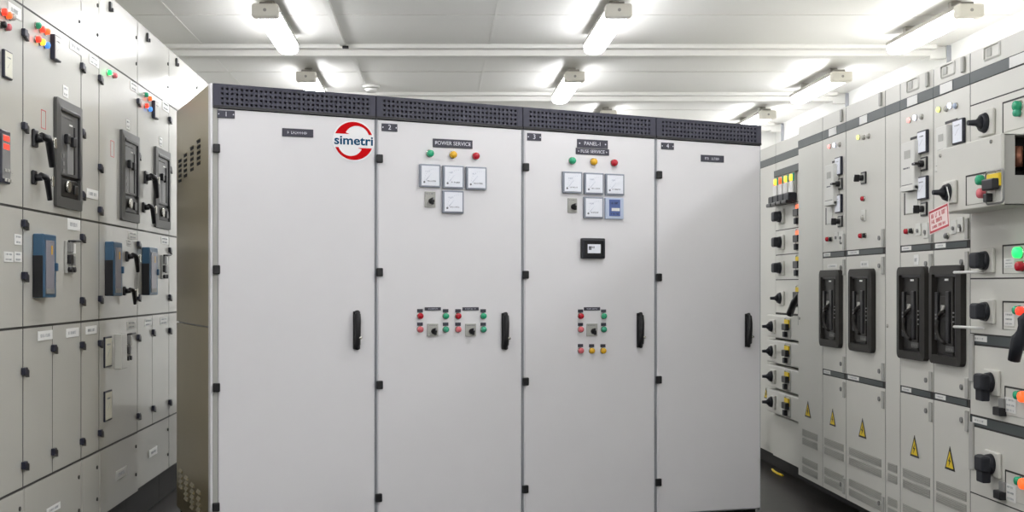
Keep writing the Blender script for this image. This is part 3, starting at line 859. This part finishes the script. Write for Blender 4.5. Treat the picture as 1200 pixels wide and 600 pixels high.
for i in range(9):
    a0, a1 = JR[i]+.001, JR[i+1]-.001; ac = (a0+a1)/2
    oo = RC if i in (0, 1) else 0.
    T = Thing('switchgear_cabinet', lab_r[i], 'cabinet', FR, ac, 0., 0., 'cabinets of the right switchgear row'); RT.append(T)
    b = MB().box(a0-ac, a1-ac, .021-oo, DR, ZBR, ZTR-.002, RGREY)
    b.box(a0-ac-.0009, a1-ac+.0009, .0012-oo, .0209-oo, ZBR, ZTR-.004, GASKET)
    T.part('body', b, ac, 0, 0)
    T.part('plinth', MB().box(a0-ac, a1-ac, .20, DR-.05, .0005, ZBR-.001, PLINTH), ac, 0, 0, label='black recessed plinth')
    w = a1-a0
    T.part('top_panel', MB().box(-w/2+.003, w/2-.003, 0, .0011, -(ZTR-ZS1)/2+.002, (ZTR-ZS1)/2, RGREY), ac, oo, (ZTR+ZS1)/2)
    T.part('trim_strip', MB().box(-w/2, w/2, -.002, .0011, -(ZS1-ZS0)/2, (ZS1-ZS0)/2, STRIP, .002), ac, oo, (ZS1+ZS0)/2, label='dark green-grey strip')
    D = {}
    if i in (3, 4, 6, 7):
        D['up'] = door_panel(T, a0, a1, Zs1, ZS0, RGREY); D['mid'] = door_panel(T, a0, a1, Zs2, Zs1b, RGREY); D['lo'] = door_panel(T, a0, a1, ZBR, Zs2b, RGREY)
        for hs in ((Zs1+Zs1b)/2, (Zs2+Zs2b)/2):
            T.part('door_grip', MB().box(-w/2+.004, w/2-.03, -.0005, .0011, -.012, .012, STRIP), ac, 0, hs, label='dark grip strip')
            T.part('label_plate', m_label(w*.30, .020, ink=FADED), a0+w*.20, -.001, hs+.002)
        rvent(T, ac, w*.82, parent=D['lo'])
        for h in (Zs1+.05, Zs1b-.06, Zs2+.05, Zs2b-.06, ZBR+.07):
            T.part('door_latch', cached('rl', lambda: MB().box(-.014, .014, -.008, 0, -.044, .044, RSHADE, .003).cyl(-.055, 0, 0, -.006, .012, MIDG, seg=10).mesh('door_latch')), a1-.022, .0005, h, label='grey latch')
    elif i in (0, 2, 5):
        D['up'] = door_panel(T, a0, a1, ZBR, ZS0, RGREY, 'front_panel', oo)
        if i: rvent(T, ac, w*.62, parent=D['up'])
        else: rvent(T, FR.a(900, RC), .14)
        if i: T.part('panel_screw', m_lamp(.008, RSHADE, .003), a0+.03, .0005, 1.1)
    doors_r[i] = D
# white plates on the strip
for i, r in ((1, (929, 934.8, 168, 176.5)), (3, (972, 981, 151, 160.5)), (4, (1008, 1017, 135.3, 145.5)), (6, (1064, 1076, 113.5, 127)), (7, (1102.5, 1117, 97.5, 111.5)), (8, (1184, 1210, 57, 77))):
    a, h, w, hh = FR.rect(*r); RT[i].part('name_plate', m_block(w, .042, .002, PLATE, .0005), a, .0026 if i > 1 else RC+.0026, (ZS0+ZS1)/2, label='white blank name plate')
# small devices on the top panels
for i, xc in ((6, 1070), (7, 1111), (8, 1163)):
    a = ar(xc); b = MB(); ring_prism(b, .14, .060, .006, .008, 0, -.006, RPALE); b.box(-.045, -.005, -.003, 0, -.016, .018, RSHADE)
    RT[i].part('socket_cover', b, a, .0005, ZTR-.034)
for i, xc in ((1, 932), (3, 987), (4, 1033), (6, 1088), (7, 1130)):
    RT[i].part('roof_latch', cached('rfl', lambda: MB().box(-.014, .014, -.012, 0, -.034, .034, RSHADE, .005).mesh('roof_latch')), ar(xc), .0005 if i > 1 else RC+.0005, ZTR-.040)

# breakers in the four door windows
for i, r in ((3, (964.5, 988)), (4, (999, 1026.5)), (6, (1056.5, 1089.5)), (7, (1094.8, 1132.5))):
    a0, a1 = ar(r[0]), ar(r[1]); big_breaker(RT[i], (a0+a1)/2, EYE-.128, a1-a0, .435, 'R')
def warn(i, x, y0, y1, w=.105):
    a, h, _, hh = FR.rect(x-3, x+3, y0, y1); RT[i].part('warning_sign', m_warn(w, hh), a, .0005, h, label='yellow warning triangle')
warn(2, 947, 470, 489, .115); warn(3, 976, 479, 499, .10); warn(4, 1011, 490, 513, .11); warn(6, 1072, 510, 535.5, .10); warn(7, 1113.5, 523, 551, .10)
a, h, w, hh = FR.rect(895, 901, 454, 467, RC); RT[0].part('warning_sign', m_warn(.10, hh), a, RC+.0005, h, label='yellow warning triangle')
def rlamp(i, x, y, m, lab, r=.0125, o=.0005, nm='indicator_lamp', tall=.010):
    a, h = FR.px(x, y, o); RT[i].part(nm, m_lamp(r, m, tall), a, o, h, label=lab)
for q in ((3, 973, 171.8, E_PINK, 'lit pink lamp'), (3, 979, 170, E_WHITE, 'lit white lamp'), (3, 984.5, 169.5, CLR_D, 'clear lamp'),
          (4, 1007, 161, E_YG, 'lit yellow lamp'), (4, 1013, 161, CLR_D, 'clear lamp'), (4, 1018.5, 159.5, CLR_D, 'clear lamp'),
          (6, 1066.5, 141, E_PINK, 'lit pink lamp'), (6, 1073.5, 138, E_WHITE, 'lit white lamp'), (6, 1081, 137, CLR_D, 'clear lamp'),
          (7, 1101.3, 128.5, E_YG, 'lit yellow lamp'), (7, 1110, 127.5, CLR_D, 'clear lamp'), (7, 1114.7, 123.8, E_WHITE, 'lit white lamp'), (7, 1121, 124, SKYB, 'pale blue lamp')):
    rlamp(*q)
for q in ((3, 971, 280.3, RED_D), (3, 975, 280.3, BLACK), (4, 1012.6, 232.8, RED_D), (4, 1010, 276.3, RED_D), (4, 1014.6, 276, BLACK),
          (6, 1063.7, 271.2, RED_D), (6, 1069.5, 270.5, BLACK), (7, 1111, 276.5, MIDG), (4, 1012.8, 255.3, CLR_D)):
    i, x, y, m = q; rlamp(i, x, y, m, {'lamp_red': 'red button', 'plastic_black': 'black button'}.get(m.name, 'grey button'), .013, .0005, 'push_button', .014)
def rplate(i, x0, x1, y0, y1, m=RPALE, d=.006, nm='cover_plate', hole=True):
    a, h, w, hh = FR.rect(x0, x1, y0, y1); b = MB().box(-w/2, w/2, -d, 0, -hh/2, hh/2, m, .002)
    if hole: b.cyl(0, -hh*.1, -d, -d-.006, .009, MIDG, seg=10)
    RT[i].part(nm, b, a, .0005, h)
for q in ((3, 979, 983, 272, 283), (3, 984, 989, 271, 284), (4, 1010.5, 1015, 246, 259), (6, 1074, 1080, 262, 276), (6, 1083, 1088.5, 261, 279), (7, 1115.5, 1122, 258, 274), (7, 1123, 1130, 254.5, 272)): rplate(*q)
def rmeter(i, x0, x1, y0, y1, d=.014):
    a, h, w, hh = FR.rect(x0, x1, y0, y1); RT[i].part('panel_meter', m_boxmeter(w, hh, d, FACE), a, .0005, h, label='black framed white meter')
for q in ((3, 981, 988, 184, 205.5), (3, 981, 988, 228, 249.5), (6, 1078, 1089, 153, 180), (6, 1078, 1089, 206.5, 234), (7, 1119.5, 1132, 139.5, 168.5)): rmeter(*q)
def rswitch(i, x, y, ang=0.):
    a, h = FR.px(x, y); p = RT[i].part('rotary_switch', cached('rsw', lambda: MB().box(-.034, .034, -.008, 0, -.032, .032, BLACK, .003).box(-.026, .026, -.0088, -.007, -.024, .024, RSHADE, .001).mesh('rotary_switch')), a, .0005, h)
    RT[i].part('knob', m_knob(.016, BLACK, .046, ang), a, .0085, h, p, 'black knob')
rswitch(3, 985.5, 215.5, PI/2); rswitch(3, 985.5, 259.5); rswitch(4, 1013, 208.5, .3); rswitch(6, 1084, 192, PI/2); rswitch(6, 1084, 245)
# white relay housings with a slot above and a recess below
def relay(i, x0, x1, y0, y1, d=.035):
    a, h, w, hh = FR.rect(x0, x1, y0, y1, d)
    b = MB().box(-w/2, w/2, -d, 0, -hh/2, hh/2, RPALE, .005)
    b.box(-w*.22, w*.22, -d-.002, -d, hh*.16, hh*.32, RSHADE, .001)
    b.box(-w*.44, w*.40, -d-.001, -d+.001, -hh*.38, -hh*.365, MIDG); scribble(b, -w*.3, w*.2, -hh*.05, -hh*.02, -d, INK)
    b.box(-w*.5, w*.5, -d-.004, -.001, -hh*.5, -hh*.40, RPALE, .003)
    p = RT[i].part('protection_relay', b, a, .0005, h, label='white relay housing')
    RT[i].part('card_slot', MB().box(-w*.5, w*.6, -.003, 0, -.006, .006, BLACK, .001), a+w*.2, .0005, h+hh/2+.018, p, 'black slot')
relay(3, 966.5, 976.5, 193, 241); relay(6, 1055.8, 1071, 166, 224); relay(7, 1096.5, 1109, 148, 200)
def recess(i, x0, x1, y0, y1):
    a, h, w, hh = FR.rect(x0, x1, y0, y1); b = MB().box(-w/2, w/2, -.0015, 0, -hh/2, hh/2, RSHADE, .0005).box(-w/2+.02, w/2, -.003, -.001, -hh/2+.004, hh/2, RPALE, .001)
    b.box(-w/2, -w/2+.012, -.0022, -.001, -hh/2, hh/2, GASKET)
    RT[i].part('recess_plate', b, a, .0005, h)
recess(3, 968, 976, 243, 263); recess(6, 1060, 1076, 225, 251)
for i, q in ((3, (966.5, 985, 309, 315)), (4, (1006, 1021, 305, 314)), (6, (1069.5, 1079, 297, 312)),):
    a, h, w, hh = FR.rect(*q); RT[i].part('label_plate', m_label(w*.6, hh*.8, ink=FADED), a, .0005, h)

# ---- far drawer cabinet
T = RT[1]; a0, a1 = JR[1]+.001, JR[2]-.001; ac = (a0+a1)/2; w = a1-a0
def hz(slope): return EYE - slope*(XR-RC)
zz = [2.148, EYE+(335-237)/425*(XR-RC)]      # fuse compartment
y935 = [236, 266.5, 296.8, 327.5, 368.5]
HD = [EYE+(335-y)/425*(XR-RC) for y in y935]
T.part('front_panel', MB().box(-w/2+.001, w/2-.001, 0, .0011, -(2.146-HD[0])/2+.002, (2.146-HD[0])/2, RGREY, .003), ac, RC, (2.146+HD[0])/2)
# fuse switch compartment
hT = EYE+(335-195)/425*(XR-RC); hBk = EYE+(335-224)/425*(XR-RC)
T.part('fuse_hood', MB().box(-w*.46, w*.5-.002, -.022, 0, -.024, .022, STRIP, .002), ac, RC+.0005, hT-.008, label='dark olive hood')
for k in range(4):
    aa = a0+.075+k*.118
    b = MB().box(-.050, .050, -.016, 0, -.085, .060, RSHADE, .003).box(-.042, .042, -.030, -.018, -.085, .0, PLATE, .003)
    b.cyl(-.005, .025, -.014, -.028, .022, E_YEL if k != 1 else E_ORNG, seg=14, dome=.006).cyl(-.030, .018, -.014, -.024, .016, E_RED, seg=12).box(.028, .044, -.024, -.012, .0, .052, GRN_D, .002)
    T.part('fuse_module', b, aa, RC+.0005, (hT+hBk)/2-.01, label='white fuse module with coloured caps')
    b = MB().box(-.052, .052, -.060, 0, -.030, .030, DKNOB, .008).box(-.052, .052, -.075, -.03, -.042, -.018, BLACK, .006)
    T.part('fuse_handle', b, aa, RC+.0005, hBk-.034, label='black fuse handle')
def drawer(T, a0, a1, h0, h1, o, thick, kn=None, name='drawer', bev=.004):
    w, h = a1-a0-.004, h1-h0-.006
    if abs(o-RC) < 1e-6 or o == 0: thick, bev = .0011, 0
    return T.part(name, MB().box(-w/2, w/2, 0, thick, -h/2, h/2, RGREY, bev), (a0+a1)/2, o, (h0+h1)/2)
def m_bigknob(face, r=.042, out=.055, ang=0.):
    def f():
        b = MB()
        if face == 'front':      # seen broad: a square grip block
            b.cyl(0, 0, 0, -.02, r, DKNOB, r*.9, 20)
            b.box(-r*.95, r*.95, -out, -.015, -r*.80, r*.85, DKNOB, .012, 3, rot=Matrix.Rotation(ang, 4, 'Y'))
        else:                    # turned: a narrow spindle grip
            b.cyl(0, 0, 0, -.018, r, DKNOB, r*.8, 20)
            b.tube([(0, -.017, 0), (0, -.035, 0), (0, -out*1.25, 0)], .014, DKNOB, 10, [r*.75, r*.32, r*.26])
        return b.mesh('knob')
    return cached(key('bk', face, r, out, ang), f)
def bigrot(T, x, y, o, par, face='front', s=1., ang=0.):
    a, h = FR.px(x, y, o)
    p = T.part('rotary_plate', cached(key('rp', s), lambda: MB().box(-.064*s, .064*s, -.014, 0, -.052*s, .052*s, RGREY, .005).mesh('rotary_plate')), a, o, h, par)
    T.part('knob', m_bigknob(face, .042*s, .055*s, ang), a, o+.014, h, p, 'charcoal rotary knob') if par is None else T.part('knob', m_bigknob(face, .042*s, .055*s, ang), a, o+.0145, h, par, 'charcoal rotary knob')
def toggle_window(T, a, h, o, par, s=1., dark=True, top=YEL):
    b = MB(); ring_prism(b, .13*s, .13*s, .008*s, .02*s, 0, -.006, RSHADE)
    b.box(-.05*s, .035*s, -.010, 0, .0, .05*s, top, .002); b.box(-.045*s, .04*s, -.030, -.004, -.015*s, .025*s, BLACK, .004)
    b.box(-.05*s, -.01*s, -.022, 0, -.058*s, -.024*s, DKNOB, .003)
    T.part('toggle_window', b, a, o, h, par, 'toggle with yellow marking')
for k in range(4):
    dr = drawer(T, a0, a1, HD[k+1], HD[k], RC, .018)
    hc = (HD[k]+HD[k+1])/2
    yk = (254, 284, 314, 349.5)[k]
    bigrot(T, 916.5, yk, RC, dr, 'front' if k < 3 else 'side', .95)
    toggle_window(T, FR.a(937, RC), hc+.005, RC+.0005, dr, 1.15, top=E_ORNG if k < 2 else YEL)
# lower drawers, standing proud
OL = -.036; HL = [1.112, .944, .772, .604, .432]
for k in range(4):
    dr = drawer(T, a0, a1-.055, HL[k+1]+.004, HL[k]-.004, OL, .06, bev=.010)
    yk = (382.5, 411.5, 441, 471)[k]
    bigrot(T, 906.5, yk, OL, dr, 'side', .9)
    toggle_window(T, FR.a(923.5, OL), (HL[k]+HL[k+1])/2-.0, OL+.0005, dr, 1.05)
drawer(T, a0, a1, ZBR, HL[4]-.01, RC+.02, .020, name='lower_door')
a = FR.a(934, 0); 
b = MB().box(-.012, .012, -.03, 0, -.10, .10, RSHADE, .004)
T.part('mounting_rail', b, a1-.014, OL+.002, 1.155, label='grey upright bracket')
b = MB().tube([(.10, -.02, .10), (.05, -.045, .05), (-.03, -.06, -.01), (-.12, -.06, -.085)], .02, BLACK, 8, [.012, .016, .022, .024])
T.part('toggle_lever', b, a1-.12, RC+.02, 1.205, label='black diagonal lever')

# ---- nearest cabinet with drawers
T = RT[8]; a0, a1 = JR[8]+.001, JR[9]-.001; ac = (a0+a1)/2; w = a1-a0
HN = [2.148, 2.056, 1.868, 1.600, 1.330, 1.100, .760, .434, .132]
OB = .145
door_panel(T, a0, a1, HN[1], HN[0], RGREY, 'upper_panel')
d1 = drawer(T, a0, a1, HN[3]+.02, HN[1], 0, .018)                # drawer behind and above the box
d2 = drawer(T, a0, a1, HN[4], HN[3]+.015, 0, .018)
d3 = drawer(T, a0, a1, HN[5], HN[4], 0, .018)
d4 = drawer(T, a0, a1, HN[6], HN[5]-.045, 0, .018)
d5 = drawer(T, a0, a1, HN[7], HN[6]-.045, 0, .018)
door_panel(T, a0, a1, HN[8], HN[7], RGREY, 'lower_door')
for hs in (HN[5]-.022, HN[6]-.022):
    T.part('door_grip', MB().box(-w/2+.004, w/2-.004, -.0005, .0011, -.018, .018, STRIP), ac, 0, hs, label='dark grip strip')
    T.part('label_plate', m_label(.13, .024, ink=FADED), a0+.085, -.001, hs+.004)
bigrot(T, 1158, 144, .0005, d1, 'side', 1.0)
bigrot(T, 1158.5, 305.5, .0005, d2, 'front', .95); bigrot(T, 1159, 365, .0005, d3, 'front', .95)
bigrot(T, 1164.5, 448, .0005, d4, 'front', .98); bigrot(T, 1165.5, 543.5, .0005, d5, 'front', .98)
# the turned grips carry a downward tongue
for x, y in ((1164.5, 448), (1165.5, 543.5)):
    a, h = FR.px(x, y); T.part('knob_tongue', MB().box(-.034, .026, -.060, -.025, -.075, -.02, DKNOB, .006), a, .0005, h, d4 if y < 500 else d5)
def near_recess(y0, y1, x0, par, lamps, lab=None, o=.0005):
    a_0 = FR.a(x0, o); a_1 = a1-.03 if o < .1 else FR.a(1167, o); h1 = FR.px(x0, y0, o)[1]; h0 = FR.px(x0, y1, o)[1]; ww, hh = a_1-a_0, h1-h0
    b = MB().box(-ww/2, ww/2, -.0015, 0, -hh/2, hh/2, RSHADE, .0005).box(-ww/2+.008, ww/2, -.0025, -.001, -hh/2+.002, hh/2-.008, RGREY, .0005)
    b.box(-ww/2, -ww/2+.006, -.003, 0, -hh/2, hh/2, GASKET).box(-ww/2, ww/2, -.003, 0, hh/2-.006, hh/2, GASKET)
    p = T.part('button_panel', b, (a_0+a_1)/2, o, (h0+h1)/2, par)
    for x, y, m, r, lb in lamps:
        a, h = FR.px(x, y, o+.02); T.part('push_button', m_lamp(r, m, .022), a, o+.002, h, par, lb)
    if lab:
        a, h, w_, h_ = FR.rect(*lab, o); T.part('label_plate', m_label(w_, h_, 3, ink=FADED), a, o+.003, h, par)
near_recess(120, 156, 1175.5, d1, [(1190.5, 124, GRN_D, .020, 'green button'), (1190.5, 132, GRN_P, .016, 'green button')])
near_recess(287, 321, 1175.5, d2, [(1191, 296, E_GREEN, .022, 'lit green button'), (1193.5, 312, RED_D, .020, 'red button')], (1178, 1190, 303, 314))
near_recess(352.5, 386, 1175.5, d3, [(1190, 363.5, GRN_D, .017, 'green button'), (1194, 364.5, E_RED, .017, 'lit red button')], (1178, 1190, 366, 382))
near_recess(452, 486, 1178, d4, [(1191, 463, GRN_D, .017, 'green button'), (1197, 465, E_ORNG, .022, 'lit orange button')], (1179, 1192, 466, 484))
near_recess(550, 584, 1178.5, d5, [(1192, 563.5, GRN_D, .017, 'green button'), (1198, 567, E_ORNG, .022, 'lit orange button')], (1180, 1192, 568, 588))
for x, y, d in ((1170, 477, d4), (1170.5, 575, d5)):
    a, h = FR.px(x, y, .02); T.part('padlock_latch', MB().box(-.030, .030, -.030, 0, -.034, .000, BLACK, .004).box(-.012, .030, -.016, 0, -.004, .036, MIDG, .004), a, .0005, h, d, 'small black latch')
for hh in (1.345, 1.115): T.part('guide_pin', MB().tube([(-.16, -.05, 0), (.03, -.012, 0)], .006, PLATE, 8), a0+.12, .0005, hh+.012, label='white guide pin')
b = MB().box(-.018, .018, -.010, 0, -.10, .10, RSHADE, .003)
for hh in (1.0, .63): T.part('edge_hinge', b.mesh('edge_hinge') if hh == 1.0 else bpy.data.meshes['edge_hinge'], a0+.022, .0005, hh, label='pale edge hinge')
# big charcoal lever at the frame edge
a, h = FR.px(1200, 366, .05)
b = MB().box(-.05, .06, -.03, 0, -.05, .06, DKNOB, .008).tube([(.0, -.03, .02), (-.005, -.07, -.02), (-.02, -.085, -.08), (-.045, -.09, -.165)], .024, DKNOB, 10, [.026, .028, .026, .022])
T.part('operating_lever', b, a+.05, .0005, h-.015, d3, 'large charcoal operating lever')
# pulled-out drawer box: hollow, with its open side towards the viewer
BA0, BA1 = FR.a(1097.5, OB), FR.a(1171.5, OB); H0, H1 = 1.602, 1.868
BA0 = max(BA0, a0+.002) if False else BA0
w, h = BA1-BA0, H1-H0; bc, hc = (BA0+BA1)/2, (H0+H1)/2
b = MB().box(-w/2, w/2+.012, -OB, -OB+.014, -h/2, h/2, RGREY, .004)
b.box(-w/2, -w/2+.004, -OB+.014, -.002, -h/2, h/2, RGREY).box(-w/2, w/2-.006, -OB+.014, -.002, -h/2, -h/2+.004, RGREY).box(-w/2, w/2-.006, -OB+.014, -.002, h/2-.004, h/2, RSHADE)
b.box(w/2-.010, w/2-.006, -OB+.014, -.085, -h/2, h/2, RSHADE).box(w/2-.010, w/2-.006, -.085, -.002, -h/2, -h*.08, RSHADE)
dbx = T.part('pulled_out_drawer', b, bc, 0, hc, label='pulled out drawer box')
T.part('copper_contact', MB().tube([(w/2-.05, -.055, h*.05), (w/2-.05, -.055, h*.34)], .02, COPPER, 12).box(w/2-.07, w/2-.03, -.03, -.01, -h*.0, h*.3, BLACK, .004), bc, 0, hc, dbx, 'copper contact')
T.part('inner_tray', MB().box(-w/2+.01, w/2-.09, -OB+.02, -.006, -h/2+.006, h/2-.006, INNER), bc, 0, hc, dbx)
bigrot(T, 1115, 225.5, OB+.0005, dbx, 'side', .9)
near_recess(206, 241, 1132.5, dbx, [(1147, 211, GRN_D, .020, 'green button'), (1148.5, 226.5, PINK_D, .020, 'red button')], None, OB+.0005)
a, h = FR.px(1160.5, 216, OB+.02); 
b = MB(); ring_prism(b, .15, .13, .006, .02, 0, -.006, MIDG); b.box(-.045, .05, -.012, 0, .0, .05, YEL, .003).box(-.04, .05, -.034, -.006, -.012, .03, BLACK, .005).box(-.045, -.015, -.026, 0, -.055, -.022, BLACK, .004)
T.part('toggle_window', b, a, OB+.002, h-.01, dbx, 'toggle with yellow marking')
for x, y in ((1102.5, 182.5), (1162, 166)):
    a, h = FR.px(x, y, OB); T.part('panel_screw', m_lamp(.007, MIDG, .003), a, OB+.0003, h, dbx)

# hanging tag on the box knob
OS = OB+.075
a, h, w, hh = FR.rect(1088.8, 1112.8, 243, 270, OS)
S = Thing('warning_tag', 'white and red warning tag hanging from the knob of the pulled out drawer', 'sign', FR, a, h, OS)
w, hh = w*.98, .098
b = MB().box(-w/2, w/2, -.0015, 0, -hh/2, hh/2, SIGNP, .0005); t_ = .005
p = S.part('tag_board', b, a, OS, h, roll=-.135)
b = MB()
for q in ((-w/2+.006, -w/2+.006+t_, -hh/2+.005, hh/2-.005), (w/2-.006-t_, w/2-.006, -hh/2+.005, hh/2-.005), (-w/2+.006, w/2-.006, -hh/2+.004, -hh/2+.004+t_*1.6), (-w/2+.006, w/2-.006, hh/2-.004-t_*1.6, hh/2-.004)):
    b.box(q[0], q[1], -.0008, 0, q[2], q[3], SIGNR)
scribble(b, -w*.36, w*.38, .012, .030, -.0001, SIGNR); scribble(b, -w*.36, w*.20, -.010, .006, -.0001, SIGNR); scribble(b, -w*.34, w*.34, -.030, -.018, -.0001, PINK_D)
bd = S.part('tag_print', b, a, OS+.0016, h, p, 'red border and print')
ak, hk = FR.px(1109, 219, OB+.075)
b = MB().tube([(0, 0, 0), (.02, .0, (h+hh/2-hk)*.6+.004), (w*.42-(ak-a), 0, h+hh/2+w*.42*.135-hk-.006)], .0022, PLATE, 6)
S.part('string', b, ak, OS-.002, hk, label='white string')

# yellow cable end on the floor under the drawer cabinet
T = Thing('cable', 'short yellow cable end lying on the dark floor under the far drawer cabinet', 'cable', FR, -8.12, 0.0005, -.11)
T.part('sheath', MB().tube([(-.13, .012, .009), (-.05, .0, .009), (.04, -.004, .009), (.13, .006, .009)], .008, YEL, 8), -8.12, -.11, .0005)

# ------------------------------------------------------------------ camera and render settings
cam = bpy.data.cameras.new('camera'); co = bpy.data.objects.new('camera', cam); COL.objects.link(co)
cam.sensor_fit = 'HORIZONTAL'; cam.sensor_width = 36; cam.lens = FPX/1200*36
cam.shift_x = (600-CX)/1200; cam.shift_y = (CY-300)/1200
co.location = (0, 0, EYE); co.rotation_euler = (PI/2, 0, 0); cam.clip_end = 60
sc.camera = co
w = bpy.data.worlds.new('world'); sc.world = w; w.use_nodes = True
w.node_tree.nodes['Background'].inputs[0].default_value = (.8, .85, 1, 1); w.node_tree.nodes['Background'].inputs[1].default_value = .2
sc.view_settings.view_transform = 'Standard'; sc.view_settings.look = 'None'; sc.view_settings.gamma = 1; sc.view_settings.exposure = 0.44
sc.view_settings.use_curve_mapping = False
sc.cycles.use_denoising = True
sc.cycles.max_bounces = 8; sc.cycles.diffuse_bounces = 5
sc.cycles.sample_clamp_indirect = 6
